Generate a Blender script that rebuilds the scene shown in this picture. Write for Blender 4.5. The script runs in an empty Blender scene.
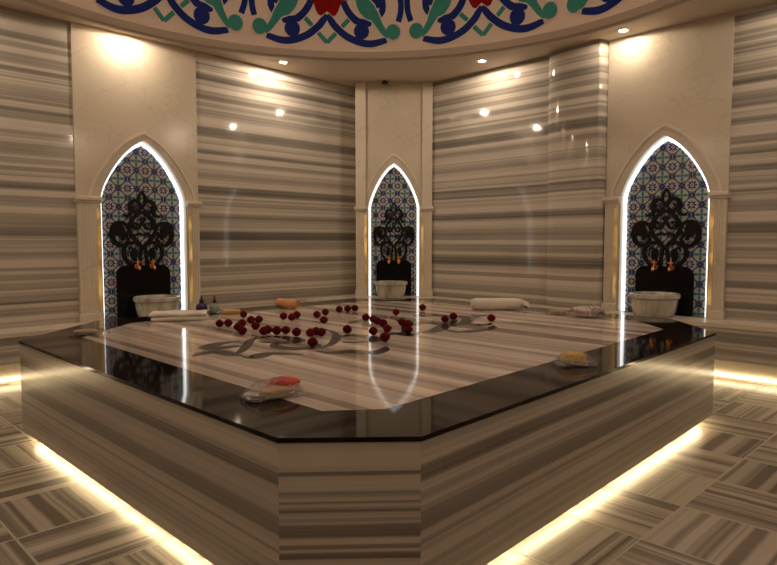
import bpy, math, random
from mathutils import Vector, Matrix
random.seed(7)
S = bpy.context.scene
COL = S.collection
PI = math.pi
R2 = math.sqrt(2)
HP = 0.60          # platform top
HB = 0.51          # bench top, right wall and corner
HBL = 0.455        # bench top, left wall
HC = 3.11          # ceiling

# ------------------------------------------------------------------ helpers
class MB:
    """collects verts / faces (with material slot) and links them as ONE mesh object"""
    def __init__(s): s.v = []; s.f = []; s.m = []
    def add(s, vs, fs, mi=0):
        o = len(s.v); s.v += [tuple(v) for v in vs]
        for f in fs: s.f.append(tuple(i + o for i in f)); s.m.append(mi)
    def box(s, x0, x1, y0, y1, z0, z1, mi=0):
        vs = [(x, y, z) for z in (z0, z1) for y in (y0, y1) for x in (x0, x1)]
        s.add(vs, [(0, 2, 3, 1), (4, 5, 7, 6), (0, 1, 5, 4), (2, 6, 7, 3), (0, 4, 6, 2), (1, 3, 7, 5)], mi)
    def prism(s, poly, z0, z1, mi=0, top=True, bottom=True, sidemi=None):
        n = len(poly)
        vs = [(x, y, z0) for x, y in poly] + [(x, y, z1) for x, y in poly]
        fs = [(i, (i + 1) % n, n + (i + 1) % n, n + i) for i in range(n)]
        s.add(vs, fs, mi if sidemi is None else sidemi)
        if top: s.add([(x, y, z1) for x, y in poly], [tuple(range(n))], mi)
        if bottom: s.add([(x, y, z0) for x, y in poly], [tuple(reversed(range(n)))], mi)
    def lathe(s, prof, n=32, c=(0, 0, 0), mi=0, cap=True):
        vs = []
        for r, z in prof:
            for k in range(n):
                a = 2 * PI * k / n
                vs.append((c[0] + r * math.cos(a), c[1] + r * math.sin(a), c[2] + z))
        fs = []
        for j in range(len(prof) - 1):
            for k in range(n):
                k2 = (k + 1) % n
                fs.append((j * n + k, j * n + k2, (j + 1) * n + k2, (j + 1) * n + k))
        if cap:
            fs.append(tuple(reversed(range(n)))); fs.append(tuple((len(prof) - 1) * n + k for k in range(n)))
        s.add(vs, fs, mi)
    def tube(s, pts, rad, n=10, mi=0, cap=True):
        pts = [Vector(p) for p in pts]
        if not isinstance(rad, (list, tuple)): rad = [rad] * len(pts)
        vs = []; up = None
        for i, p in enumerate(pts):
            d = (pts[min(i + 1, len(pts) - 1)] - pts[max(i - 1, 0)]).normalized()
            if up is None:
                up = Vector((0, 0, 1)) if abs(d.z) < .9 else Vector((1, 0, 0))
            a = d.cross(up).normalized(); b = a.cross(d).normalized(); up = b
            for k in range(n):
                t = 2 * PI * k / n
                vs.append(p + (a * math.cos(t) + b * math.sin(t)) * rad[i])
        fs = []
        for j in range(len(pts) - 1):
            for k in range(n):
                k2 = (k + 1) % n
                fs.append((j * n + k, j * n + k2, (j + 1) * n + k2, (j + 1) * n + k))
        if cap:
            fs.append(tuple(reversed(range(n)))); fs.append(tuple((len(pts) - 1) * n + k for k in range(n)))
        s.add(vs, fs, mi)
    def build(s, name, mats, parent=None, smooth=False, bevel=0, M=None):
        me = bpy.data.meshes.new(name); me.from_pydata(s.v, [], s.f); 
        for m in (mats if isinstance(mats, (list, tuple)) else [mats]): me.materials.append(m)
        for p, mi in zip(me.polygons, s.m): p.material_index = mi; p.use_smooth = smooth
        if M is not None: me.transform(M)
        me.update()
        o = bpy.data.objects.new(name, me); COL.objects.link(o)
        if smooth:
            try:
                me.set_sharp_from_angle(angle=math.radians(40))
            except Exception: pass
        if bevel:
            b = o.modifiers.new('bevel', 'BEVEL'); b.width = bevel; b.segments = 2; b.limit_method = 'ANGLE'
        if parent: o.parent = parent
        return o

def tag(o, label=None, cat=None, group=None, kind=None):
    if label: o['label'] = label
    if cat: o['category'] = cat
    if group: o['group'] = group
    if kind: o['kind'] = kind
    return o
def thing(name, label, cat, loc=(0, 0, 0), rz=0, group=None):
    o = bpy.data.objects.new(name, None); COL.objects.link(o)
    o.location = loc; o.rotation_euler = (0, 0, rz); o.empty_display_size = .1
    return tag(o, label, cat, group)

def catmull(P, n=8):
    out = []
    for i in range(len(P) - 1):
        p0 = P[max(i - 1, 0)]; p1 = P[i]; p2 = P[i + 1]; p3 = P[min(i + 2, len(P) - 1)]
        for k in range(n):
            t = k / n
            out.append(tuple(.5 * ((2 * b) + (-a + c) * t + (2 * a - 5 * b + 4 * c - d) * t * t + (-a + 3 * b - 3 * c + d) * t ** 3)
                       for a, b, c, d in zip(p0, p1, p2, p3)))
    out.append(tuple(P[-1])); return out
def offs(P):
    """unit normals of a 2-D polyline"""
    N = []
    for i in range(len(P)):
        a = P[max(i - 1, 0)]; b = P[min(i + 1, len(P) - 1)]
        dx, dy = b[0] - a[0], b[1] - a[1]; l = math.hypot(dx, dy) or 1
        N.append((-dy / l, dx / l))
    return N
def width_at(w, t):
    """w: number or list of widths along 0..1"""
    if not isinstance(w, (list, tuple)): return w
    x = t * (len(w) - 1); i = min(int(x), len(w) - 2); return w[i] + (w[i + 1] - w[i]) * (x - i)
def ribbon_pts(P, w):
    N = offs(P); L = []; Rr = []
    for i, (p, n) in enumerate(zip(P, N)):
        h = width_at(w, i / (len(P) - 1)) / 2
        L.append((p[0] + n[0] * h, p[1] + n[1] * h)); Rr.append((p[0] - n[0] * h, p[1] - n[1] * h))
    return L, Rr

# ------------------------------------------------------------------ materials
class NG:
    def __init__(s, name):
        s.mat = bpy.data.materials.new(name); s.mat.use_nodes = True
        s.t = s.mat.node_tree; s.n = s.t.nodes; s.b = s.n['Principled BSDF']; s.out = s.n['Material Output']
        s._c = None
    def set(s, sock, v):
        if isinstance(v, bpy.types.NodeSocket): s.t.links.new(v, sock)
        else: sock.default_value = v
    def math(s, op, a, b=0.0, c=None):
        n = s.n.new('ShaderNodeMath'); n.operation = op
        s.set(n.inputs[0], a); s.set(n.inputs[1], b)
        if c is not None: s.set(n.inputs[2], c)
        return n.outputs[0]
    def coord(s):
        if s._c is None:
            s._c = s.n.new('ShaderNodeTexCoord').outputs['Object']
            x = s.n.new('ShaderNodeSeparateXYZ'); s.t.links.new(s._c, x.inputs[0]); s._x = x
        return s._x.outputs[0], s._x.outputs[1], s._x.outputs[2]
    def noise1(s, w, scale, detail=2, rough=.5):
        n = s.n.new('ShaderNodeTexNoise'); n.noise_dimensions = '1D'
        s.set(n.inputs['W'], w); n.inputs['Scale'].default_value = scale
        n.inputs['Detail'].default_value = detail; n.inputs['Roughness'].default_value = rough
        return n.outputs['Fac']
    def noise3(s, scale, detail=3, stretch=(1, 1, 1), rough=.5, vec=None):
        s.coord()
        mp = s.n.new('ShaderNodeMapping'); mp.inputs['Scale'].default_value = stretch
        s.t.links.new(vec or s._c, mp.inputs['Vector'])
        n = s.n.new('ShaderNodeTexNoise'); s.t.links.new(mp.outputs[0], n.inputs['Vector'])
        n.inputs['Scale'].default_value = scale; n.inputs['Detail'].default_value = detail; n.inputs['Roughness'].default_value = rough
        return n.outputs['Fac']
    def ramp(s, fac, stops, interp='LINEAR'):
        n = s.n.new('ShaderNodeValToRGB'); cr = n.color_ramp; cr.interpolation = interp
        while len(cr.elements) > 1: cr.elements.remove(cr.elements[-1])
        for i, (p, c) in enumerate(stops):
            e = cr.elements[0] if i == 0 else cr.elements.new(p)
            e.position = p
            e.color = (c, c, c, 1) if isinstance(c, (int, float)) else (*c, 1)
        s.set(n.inputs[0], fac); return n.outputs[0]
    def mix(s, f, a, b, blend='MIX'):
        n = s.n.new('ShaderNodeMix'); n.data_type = 'RGBA'; n.blend_type = blend
        s.set(n.inputs[0], f)
        for k, v in ((6, a), (7, b)): s.set(n.inputs[k], v if isinstance(v, bpy.types.NodeSocket) else (*v, 1))
        return n.outputs[2]
    def done(s, color=None, rough=.4, metal=0, spec=.5, ior=1.5, coat=0, emis=None, estr=0, bump=None, bstr=.2, bdist=.01, sheen=0):
        if color is not None: s.set(s.b.inputs['Base Color'], color if isinstance(color, bpy.types.NodeSocket) else (*color, 1))
        s.set(s.b.inputs['Roughness'], rough); s.b.inputs['Metallic'].default_value = metal
        s.b.inputs['Specular IOR Level'].default_value = spec; s.b.inputs['IOR'].default_value = ior
        s.b.inputs['Coat Weight'].default_value = coat; s.b.inputs['Coat Roughness'].default_value = .04
        if sheen: s.b.inputs['Sheen Weight'].default_value = sheen
        if emis is not None:
            s.set(s.b.inputs['Emission Color'], emis if isinstance(emis, bpy.types.NodeSocket) else (*emis, 1)); s.set(s.b.inputs['Emission Strength'], estr)
        if bump is not None:
            n = s.n.new('ShaderNodeBump'); n.inputs['Strength'].default_value = bstr; n.inputs['Distance'].default_value = bdist
            s.set(n.inputs['Height'], bump); s.t.links.new(n.outputs[0], s.b.inputs['Normal'])
        return s.mat

def plain(name, col, rough=.5, metal=0, spec=.5, var=.06, scale=6, bumpscale=None, bstr=.3, **k):
    g = NG(name); nz = g.noise3(scale, 3)
    c = g.mix(nz, tuple(max(0, x * (1 - var)) for x in col), tuple(min(1, x * (1 + var)) for x in col))
    b = g.noise3(bumpscale, 2) if bumpscale else None
    return g.done(c, rough, metal, spec, bump=b, bstr=bstr, **k)
def glow(name, col, strength):
    g = NG(name); return g.done((.8, .8, .8), .5, emis=col, estr=strength)

LIGHT = (.595, .525, .44); DARK = (.062, .054, .047)

def band_fac(g, t, bands, lo, hi):
    """darkness 0..1 out of a list of (centre, half width, darkness)"""
    res = None
    for i in range(0, len(bands), 7):
        st = [(0, 1.0)]
        for c, w, d in sorted(bands[i:i + 7]):
            p = (c - lo) / (hi - lo); q = w / (hi - lo)
            st += [(p - q * 1.25, 1.0), (p - q * .75, 1 - d), (p + q * .8, 1 - d * .85), (p + q * 1.2, 1.0)]
        st = [(min(max(p, 0), 1), v) for p, v in st]; st.sort(key=lambda e: e[0])
        r = g.ramp(t, st)
        res = r if res is None else g.math('MULTIPLY', res, r)
    return g.math('SUBTRACT', 1.0, res)

def stripe_marble(name, axis='Z', bands=None, lo=0.0, hi=1.0, seed=0.0, freq=5.0, along='XY', rough=.065, light=LIGHT, dark=DARK, contrast=(.42, .58), wav=.02, fine=.5, coat=.0, random_amt=None, ior=1.5):
    g = NG(name); X, Y, Z = g.coord(); c = dict(X=X, Y=Y, Z=Z)[axis]
    stretch = dict(Z=(.5, .5, 2.2), X=(2.2, .35, .5), Y=(.35, 2.2, .5))[axis]
    warp = g.math('MULTIPLY', g.math('SUBTRACT', g.noise3(1.3, 3, stretch), .5), wav)
    cw = g.math('ADD', c, warp)
    sh = g.math('ADD', cw, seed)
    n1 = g.noise1(sh, freq if not bands else freq * 2.2, 3, .6)
    rnd = g.ramp(n1, [(contrast[0], 1.0), ((contrast[0] + contrast[1]) / 2, .45), (contrast[1], 0.0)])
    if bands:
        t = g.math('DIVIDE', g.math('SUBTRACT', cw, lo), hi - lo)
        bf = band_fac(g, t, bands, lo, hi)
        amt = .52 if random_amt is None else random_amt
        fac = g.math('MAXIMUM', bf, g.math('MULTIPLY', rnd, amt))
    else:
        fac = rnd
    fl = g.noise1(sh, 34, 3, .65)
    blot = g.noise3(2.2, 4, stretch, .6)
    mod = g.math('MULTIPLY', g.math('ADD', g.math('MULTIPLY', g.math('SUBTRACT', fl, .5), fine), g.math('MULTIPLY', g.math('SUBTRACT', blot, .5), .25)), 1.0)
    n = g.n.new('ShaderNodeClamp'); g.set(n.inputs[0], g.math('ADD', g.math('MULTIPLY', fac, .92), mod)); 
    col = g.mix(n.outputs[0], light, dark)
    return g.done(col, rough, coat=coat, ior=ior)

BR = [(3.085, .02, .8), (2.836, .04, .7), (2.62, .028, .65), (2.344, .05, .85), (2.033, .024, .6), (1.90, .012, .5), (1.775, .018, .85), (1.703, .018, .75), (1.47, .034, .85), (1.267, .028, .6), (.968, .06, .85), (.663, .022, .45), (.54, .03, .6)]
BL = [(3.0, .015, .7), (2.87, .035, .9), (2.67, .032, .75), (2.59, .015, .6), (2.314, .05, .8), (2.11, .02, .8), (2.01, .022, .6), (1.87, .02, .5), (1.72, .042, .9), (1.45, .032, .7), (1.245, .052, .95), (.967, .03, .7), (.736, .032, .55), (.56, .04, .7), (2.48, .012, .5), (1.36, .01, .4), (1.1, .012, .5)]
BL2 = [(2.90, .03, .75), (2.62, .022, .8), (2.46, .03, .5), (2.37, .016, .75), (2.29, .02, .85), (2.10, .018, .55), (1.96, .045, .6), (1.80, .02, .6), (1.66, .03, .8), (1.55, .012, .6), (1.40, .025, .5), (1.27, .05, .75), (1.08, .022, .6), (.95, .015, .65), (.80, .03, .5), (.66, .014, .8), (.57, .02, .6)]
BR2 = [(3.04, .03, .85), (2.92, .02, .6), (2.80, .016, .7), (2.62, .025, .6), (2.52, .03, .85), (2.36, .055, .7), (2.20, .022, .7), (2.02, .018, .6), (1.93, .018, .8), (1.80, .03, .75), (1.62, .016, .7), (1.5, .04, .6), (1.30, .05, .85), (1.12, .02, .6), (.98, .022, .75), (.82, .035, .8), (.64, .03, .85)]
M = {}
M['wall_r'] = stripe_marble('striped_marble_right', 'Z', BR, .5, 3.15, 3.3)
M['wall_l'] = stripe_marble('striped_marble_left', 'Z', BL, .5, 3.15, 7.9)
M['wall_l2'] = stripe_marble('striped_marble_left_end', 'Z', BL2, .5, 3.15, 1.7)
M['wall_r2'] = stripe_marble('striped_marble_right_end', 'Z', BR2, .5, 3.15, 5.2)
M['wall_b'] = stripe_marble('striped_marble_back', 'Z', None, seed=11.1)
M['bench'] = stripe_marble('striped_marble_bench', 'Z', [(.475, .012, .4), (.40, .045, .75), (.28, .03, .6)], .2, .52, 2.2, rough=.2)
M['bench_top'] = stripe_marble('bench_top_marble', 'Z', None, seed=4.0, contrast=(.1, .3), rough=.14)
M['skirt_x'] = stripe_marble('platform_side_marble_left', 'Z', [(.475, .022, .8), (.33, .035, .7), (.25, .006, .5), (.17, .01, .45)], .05, .6, 6.1, freq=9, rough=.16, random_amt=.3)
M['skirt_y'] = stripe_marble('platform_side_marble_right', 'Z', [(.485, .028, .85), (.42, .008, .4), (.335, .035, .75), (.27, .01, .5), (.19, .012, .45)], .05, .6, 8.6, freq=9, rough=.16, random_amt=.35)
M['skirt_c'] = stripe_marble('platform_side_marble_chamfer', 'Z', [(.490, .007, .85), (.415, .02, .85), (.385, .018, .95), (.345, .007, .4), (.31, .022, .85), (.262, .007, .75), (.235, .011, .85), (.17, .02, .7), (.11, .02, .6)], .05, .6, 9.9, freq=9, rough=.16, random_amt=.25)
M['inlay'] = stripe_marble('platform_top_marble', 'X', None, seed=2.65, freq=5.5, rough=.07, light=(.75, .62, .53), dark=(.24, .185, .155), contrast=(.36, .66), wav=.03, ior=1.3)
M['granite'] = None
g = NG('dark_granite'); X, Y, Z = g.coord()
v1 = g.noise3(3.0, 5, (1.2, .35, 1), .65)
c = g.mix(g.ramp(v1, [(.45, 0.0), (.7, 1.0)]), (.009, .005, .004), (.034, .019, .012))
M['granite'] = g.done(c, .05, ior=1.24)
M['ornament'] = plain('grey_stone_inlay', (.05, .045, .04), .12, var=.15, ior=1.3)
# floor: basket weave tiles of striped marble
def floor_mat():
    g = NG('floor_tiles'); X, Y, Z = g.coord(); T = .44
    u = g.math('DIVIDE', g.math('SUBTRACT', X, 2.88), T); v = g.math('DIVIDE', g.math('SUBTRACT', Y, 1.02), T)
    i = g.math('FLOOR', u); j = g.math('FLOOR', v)
    fu = g.math('SUBTRACT', u, i); fv = g.math('SUBTRACT', v, j)
    par = g.math('FLOORED_MODULO', g.math('ADD', i, j), 2.0)
    t = g.math('ADD', g.math('MULTIPLY', par, fu), g.math('MULTIPLY', g.math('SUBTRACT', 1.0, par), fv))
    rnd = g.math('FRACT', g.math('MULTIPLY', g.math('SINE', g.math('ADD', g.math('MULTIPLY', i, 12.99), g.math('MULTIPLY', j, 78.23))), 437.5))
    w = g.math('ADD', t, g.math('MULTIPLY', rnd, 37.0))
    warp = g.math('MULTIPLY', g.math('SUBTRACT', g.noise3(3, 3), .5), .05)
    n1 = g.noise1(g.math('ADD', w, warp), 5.0, 4, .65)
    fac = g.ramp(n1, [(.40, 1.0), (.5, .5), (.60, 0.0)])
    fl = g.noise1(w, 22, 2)
    cl = g.n.new('ShaderNodeClamp'); g.set(cl.inputs[0], g.math('ADD', fac, g.math('MULTIPLY', g.math('SUBTRACT', fl, .5), .5)))
    tone = g.math('MULTIPLY', g.math('SUBTRACT', g.math('FRACT', g.math('MULTIPLY', rnd, 7.3)), .5), .3)
    cl2 = g.n.new('ShaderNodeClamp'); g.set(cl2.inputs[0], g.math('ADD', cl.outputs[0], tone))
    c = g.mix(cl2.outputs[0], (.50, .42, .34), (.15, .118, .092))
    e = g.math('MINIMUM', g.math('MINIMUM', fu, g.math('SUBTRACT', 1.0, fu)), g.math('MINIMUM', fv, g.math('SUBTRACT', 1.0, fv)))
    gr = g.math('LESS_THAN', e, .011)
    c = g.mix(gr, c, (.40, .34, .27))
    return g.done(c, g.math('ADD', .24, g.math('MULTIPLY', gr, .4)))
M['floor'] = floor_mat()
# warm beige slab marble
def beige(name, col=(.60, .515, .40), rough=.2, vein=.5):
    g = NG(name)
    n = g.noise3(1.6, 5, (1, 1, 1), .6); c = g.mix(n, tuple(x * .82 for x in col), tuple(min(1, x * 1.1) for x in col))
    vn = g.noise3(1.1, 6, (1, 1, 1.4), .55)
    vv = g.ramp(g.math('ABSOLUTE', g.math('SUBTRACT', vn, .5)), [(0, 1.0), (.012, 0.0)])
    c = g.mix(g.math('MULTIPLY', vv, vein * .5), c, (.38, .29, .20))
    return g.done(c, rough)
M['beige'] = beige('beige_marble', rough=.17)
M['frame'] = beige('cream_marble_frame', (.66, .57, .45), .3, .5)
M['plaster'] = plain('ceiling_plaster', (.62, .52, .41), .6, var=.02)
M['lip'] = plain('dome_rim_plaster', (.42, .335, .255), .5, var=.03)
M['dome'] = plain('dome_plaster', (.76, .62, .51), .6, var=.025)
M['p_blue'] = plain('paint_navy', (.012, .026, .19), .6, var=.1, spec=.12)
M['p_teal'] = plain('paint_teal', (.05, .27, .225), .6, var=.1, spec=.12)
M['p_red'] = plain('paint_red', (.26, .004, .005), .6, var=.1, spec=.12)
M['p_pale'] = plain('paint_outline', (.72, .62, .53), .6, var=.02)
M['black'] = plain('black_stone', (.005, .004, .004), .22, var=.2, ior=1.3)
M['scroll'] = plain('black_carving', (.004, .003, .0027), .5, var=.2, spec=.2)
M['copper'] = plain('copper', (.62, .25, .10), .32, 1.0)
M['steel'] = plain('steel', (.5, .48, .45), .3, 1.0)
M['darkmetal'] = plain('dark_plastic', (.03, .025, .02), .4)
M['white_trim'] = plain('white_enamel', (.8, .78, .74), .35)
g = NG('basin_marble'); a = g.noise3(6, 4, (1.6, 1.6, .25), .6)
M['basin'] = g.done(g.mix(g.ramp(a, [(.4, 0.0), (.62, 1.0)]), (.58, .52, .43), (.30, .27, .215)), .25)
def tile_mat():
    g = NG('iznik_tiles'); X, Y, Z = g.coord(); T = .178
    u = g.math('DIVIDE', X, T); v = g.math('DIVIDE', Z, T)
    def loc(off):
        a = g.math('SUBTRACT', g.math('FRACT', g.math('ADD', u, off[0])), .5); b = g.math('SUBTRACT', g.math('FRACT', g.math('ADD', v, off[1])), .5)
        r = g.math('SQRT', g.math('ADD', g.math('MULTIPLY', a, a), g.math('MULTIPLY', b, b)))
        return a, b, r, g.math('ARCTAN2', b, a)
    def between(r, lo, hi): return g.math('MULTIPLY', g.math('GREATER_THAN', r, lo), g.math('LESS_THAN', r, hi))
    c = (.24, .205, .17)
    pale = (.43, .40, .36)
    navy = (.02, .03, .13); teal = (.03, .20, .22); brown = (.20, .075, .05); sky = (.10, .25, .36)
    a, b, r, th = loc((0.25, 0.0))          # navy rosettes
    base = g.mix(g.math('LESS_THAN', r, .335), c, pale); base = g.mix(between(r, .325, .375), base, teal)
    pet = g.math('ADD', .20, g.math('MULTIPLY', g.math('COSINE', g.math('MULTIPLY', th, 8.0)), .055))
    base = g.mix(between(r, .095, pet), base, navy)
    base = g.mix(g.math('LESS_THAN', r, .05), base, brown)
    a, b, r, th = loc((.75, .5))            # teal rosettes
    pet = g.math('ADD', .19, g.math('MULTIPLY', g.math('COSINE', g.math('MULTIPLY', th, 4.0)), .13))
    base = g.mix(g.math('LESS_THAN', r, .33), base, pale); base = g.mix(between(r, .07, pet), base, teal)
    base = g.mix(g.math('LESS_THAN', r, .055), base, navy)
    base = g.mix(between(r, .345, .395), base, navy)
    for off in ((.75, 0.0), (.25, .5)):
        a, b, r, th = loc(off)
        d = g.math('ADD', g.math('ABSOLUTE', a), g.math('ABSOLUTE', b))
        base = g.mix(between(d, .04, .19), base, navy)
    j = g.math('MINIMUM', g.math('ABSOLUTE', g.math('SUBTRACT', g.math('FRACT', g.math('ADD', u, .25)), .5)), 1.0)
    base = g.mix(g.math('LESS_THAN', j, .008), base, (.45, .42, .38))
    return g.done(base, .22)
M['tile'] = tile_mat()
M['led'] = glow('niche_led', (.95, .98, 1.0), 2.1)
M['led_dim'] = glow('corner_niche_led', (.98, .97, .92), 1.15)
M['under'] = glow('under_led', (1.0, .82, .48), 11.0)
M['under_b'] = glow('under_bench_led', (1.0, .79, .46), 7.5)
M['lens'] = glow('downlight_lens', (1.0, .88, .70), 60.0)
M['globe'] = glow('fill_globe_glow', (1.0, .81, .63), 39.0)  # glow of the unseen lamp added to brighten the dome
g = NG('amber_onyx'); nz = g.noise3(9, 3, (1, 1, .6))
M['amber'] = g.done((.6, .4, .15), .3, emis=(1.0, .58, .16), estr=g.math('MULTIPLY', g.ramp(nz, [(.42, 0.0), (.62, 1.0)]), .4))
M['rose'] = plain('rose_petals', (.12, .004, .008), .85, var=.35, scale=30, spec=.15)
M['towel_w'] = plain('white_terry', (.74, .66, .55), .9, var=.05, bumpscale=260, bstr=.5, sheen=.3)
M['towel_o'] = plain('orange_terry', (.72, .33, .12), .9, var=.1, bumpscale=260, bstr=.5, sheen=.3)
M['tan'] = plain('tan_sponge', (.50, .30, .10), .85, var=.2, scale=40, bumpscale=120)
M['purple'] = plain('purple_plastic', (.035, .012, .11), .18)
M['green_gel'] = plain('pale_green_gel', (.26, .34, .29), .12)
M['cap'] = plain('black_cap', (.006, .006, .008), .3)
M['redcloth'] = plain('red_mesh_cloth', (.48, .035, .02), .7, var=.5, scale=60, bumpscale=90)
M['tanpaper'] = plain('tan_card', (.55, .38, .2), .7, var=.2, scale=30)
M['yellow'] = plain('yellow_loofah', (.72, .43, .05), .75, var=.35, scale=50, bumpscale=120)
M['peach'] = plain('peach_cloth', (.50, .33, .21), .8, var=.2, scale=30)
M['greycloth'] = plain('grey_patterned_cloth', (.55, .47, .43), .8, var=.75, scale=45)
def film(name, clear=.55, tint=(.9, .9, .92)):
    g = NG(name)
    tr = g.n.new('ShaderNodeBsdfTransparent'); tr.inputs[0].default_value = (*tint, 1)
    gl = g.n.new('ShaderNodeBsdfGlossy'); gl.inputs['Color'].default_value = (.85, .85, .85, 1); gl.inputs['Roughness'].default_value = .06
    bp = g.n.new('ShaderNodeBump'); bp.inputs['Strength'].default_value = 1.0; bp.inputs['Distance'].default_value = .02
    g.set(bp.inputs['Height'], g.noise3(70, 3)); g.t.links.new(bp.outputs[0], gl.inputs['Normal'])
    mx = g.n.new('ShaderNodeMixShader'); mx.inputs[0].default_value = 1 - clear
    g.t.links.new(tr.outputs[0], mx.inputs[1]); g.t.links.new(gl.outputs[0], mx.inputs[2]); g.t.links.new(mx.outputs[0], g.out.inputs[0])
    return g.mat
M['film'] = film('cellophane', .74)
M['film_frost'] = film('frosted_wrap', .84, (.85, .83, .82))

# ------------------------------------------------------------------ room shell
XR, YL, XB, YB = 5.90, 6.00, -1.06, -0.55
NL = (2.675, .595, .418)     # left niche: centre x, panel half width, opening half width
NR = (2.338, .59, .400)     # right niche: centre y ...
mb = MB(); mb.box(XB - .2, XR + .35, YB - .2, YL + .35, -.1, 0)
tag(mb.build('floor', M['floor']), kind='structure')
T = .28
mb = MB()
mb.box(XB - .2, NL[0] - .632, YL, YL + T, -.1, HC + .1, 1); mb.box(NL[0] + .555, XR + T, YL, YL + T, -.1, HC + .1, 0)
mb.box(NL[0] - .632, NL[0] + .555, YL + .15, YL + T, -.1, HC + .1, 0); mb.box(NL[0] - .632, NL[0] + .555, YL, YL + .15, -.1, HB - .25, 0)
tag(mb.build('wall_left', [M['wall_l'], M['wall_l2']]), kind='structure')
mb = MB()
mb.box(XR, XR + T, NR[0] + .552, YL, -.1, HC + .1, 0); mb.box(XR, XR + T, YB - .2, NR[0] - .548, -.1, HC + .1, 1)
mb.box(XR + .15, XR + T, NR[0] - .548, NR[0] + .552, -.1, HC + .1, 0); mb.box(XR, XR + .15, NR[0] - .548, NR[0] + .552, -.1, HB - .25, 0)
# shallow rounded pier swelling out of the wall beside the niche
y0, y1 = NR[0] + .552 + .005, 3.545
prof = []
DP = .13
for k in range(17):
    q = k / 16; prof.append((XR + .012 - DP * math.sqrt(max(0, 1 - (1 - q) ** 2)), y1 - .30 * q))
for k in range(1, 9):
    q = k / 8; prof.append((XR + .012 - DP * math.sqrt(max(0, 1 - q * q)), y0 + .05 * (1 - q)))
prof = prof[::-1]
mb.prism(prof + [(XR + .1, y0), (XR + .1, y1)], HB + .001, HC, 0)
wr = mb.build('wall_right', [M['wall_r'], M['wall_r2']], smooth=True); tag(wr, kind='structure')
mb = MB(); mb.box(XB - .2, XB, YB - .2, YL, -.1, HC + .1); tag(mb.build('wall_near', M['wall_b']), kind='structure')
mb = MB(); mb.box(XB, XR, YB - .2, YB, -.1, HC + .1); tag(mb.build('wall_back', M['wall_b']), kind='structure')

# ceiling with the round opening
RC = (2.42, 2.76); RR = 2.68; ZR = 2.97; ZD = 3.045
x0, x1, y0, y1 = XB - .2, XR + T, YB - .2, YL + T
angs = [2 * PI * k / 160 for k in range(160)] + [math.atan2(y - RC[1], x - RC[0]) % (2 * PI) for x in (x0, x1) for y in (y0, y1)]
angs = sorted(set(angs))
inner = []; outer = []
for a in angs:
    c_, s_ = math.cos(a), math.sin(a); inner.append((RC[0] + (RR + .03) * c_, RC[1] + (RR + .03) * s_))
    t = min([((x1 if c_ > 0 else x0) - RC[0]) / c_ if abs(c_) > 1e-9 else 1e9, ((y1 if s_ > 0 else y0) - RC[1]) / s_ if abs(s_) > 1e-9 else 1e9])
    outer.append((RC[0] + t * c_, RC[1] + t * s_))
n = len(angs); mb = MB()
for z, flip in ((HC, True), (HC + .1, False)):
    vs = [(*p, z) for p in inner] + [(*p, z) for p in outer]
    fs = [(i, (i + 1) % n, n + (i + 1) % n, n + i) for i in range(n)]
    mb.add(vs, fs if flip else [tuple(reversed(f)) for f in fs])
tag(mb.build('ceiling', M['plaster']), kind='structure')
# hanging rim
NS = 160
mb = MB(); prof = [(RR, ZD + .0), (RR, ZR + .012), (RR + .012, ZR), (RR + .058, ZR), (RR + .07, ZR + .012), (RR + .07, HC + .02)]
mb.lathe(prof, NS, (RC[0], RC[1], 0), 0, cap=False)
tag(mb.build('trim_1', M['lip'], smooth=True), kind='structure')
# dome
DH = 1.75
def dome_pt(s, h, off=0.0):
    if off: h += .045
    """s: metres along the rim from angle 0 (radius RR), h: metres above its foot -> point on the dome, off metres inwards"""
    a = s / RR; ph = h / DH
    r = RR * math.cos(min(ph, PI / 2)); z = ZD + DH * math.sin(min(ph, PI / 2))
    nr, nz = math.cos(ph) / RR, math.sin(ph) / DH; l = math.hypot(nr, nz)
    r -= off * nr / l; z -= off * nz / l
    return (RC[0] + r * math.cos(a), RC[1] + r * math.sin(a), z)
mb = MB(); vs = []; NV = 24
for j in range(NV + 1):
    h = DH * PI / 2 * j / NV * .985
    for k in range(NS): vs.append(dome_pt(2 * PI * RR * k / NS, h))
fs = [(j * NS + k, (j + 1) * NS + k, (j + 1) * NS + (k + 1) % NS, j * NS + (k + 1) % NS) for j in range(NV) for k in range(NS)]
fs.append(tuple(NV * NS + k for k in range(NS)))
mb.add(vs, fs)
dome = mb.build('ceiling_dome', M['dome'], smooth=True); tag(dome, kind='structure')
# painted arabesque around the foot of the dome (pattern of the dome, one mesh)
mb = MB(); LAY = {0: .003, 1: .005, 2: .007, 3: .009, 4: .011}
def paint_ribbon(s0, P, w, mi, lay, mir):
    P = catmull(P, 5)
    for ww, m_, l_ in ((0.022, 3, LAY[lay]), (0, mi, LAY[lay] + .002)):
        wid = [width_at(w, i / 20) + ww for i in range(21)]
        L, Rr = ribbon_pts(P, wid); 
        vs = [dome_pt(s0 + mir * p[0], p[1], l_) for p in L] + [dome_pt(s0 + mir * p[0], p[1], l_) for p in Rr]
        k = len(L); mb.add(vs, [(i, i + 1, k + i + 1, k + i) for i in range(k - 1)], m_)
def paint_poly(s0, P, mi, lay, mir, grow=1.12):
    cx = sum(p[0] for p in P) / len(P); cy = sum(p[1] for p in P) / len(P)
    for gsc, m_, l_ in ((grow, 3, LAY[lay]), (1.0, mi, LAY[lay] + .002)):
        vs = [dome_pt(s0 + mir * (cx + (x - cx) * gsc), cy + (y - cy) * gsc, l_) for x, y in P] + [dome_pt(s0 + mir * cx, cy, l_)]
        k = len(P); mb.add(vs, [(i, (i + 1) % k, k) for i in range(k)], m_)
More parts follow.
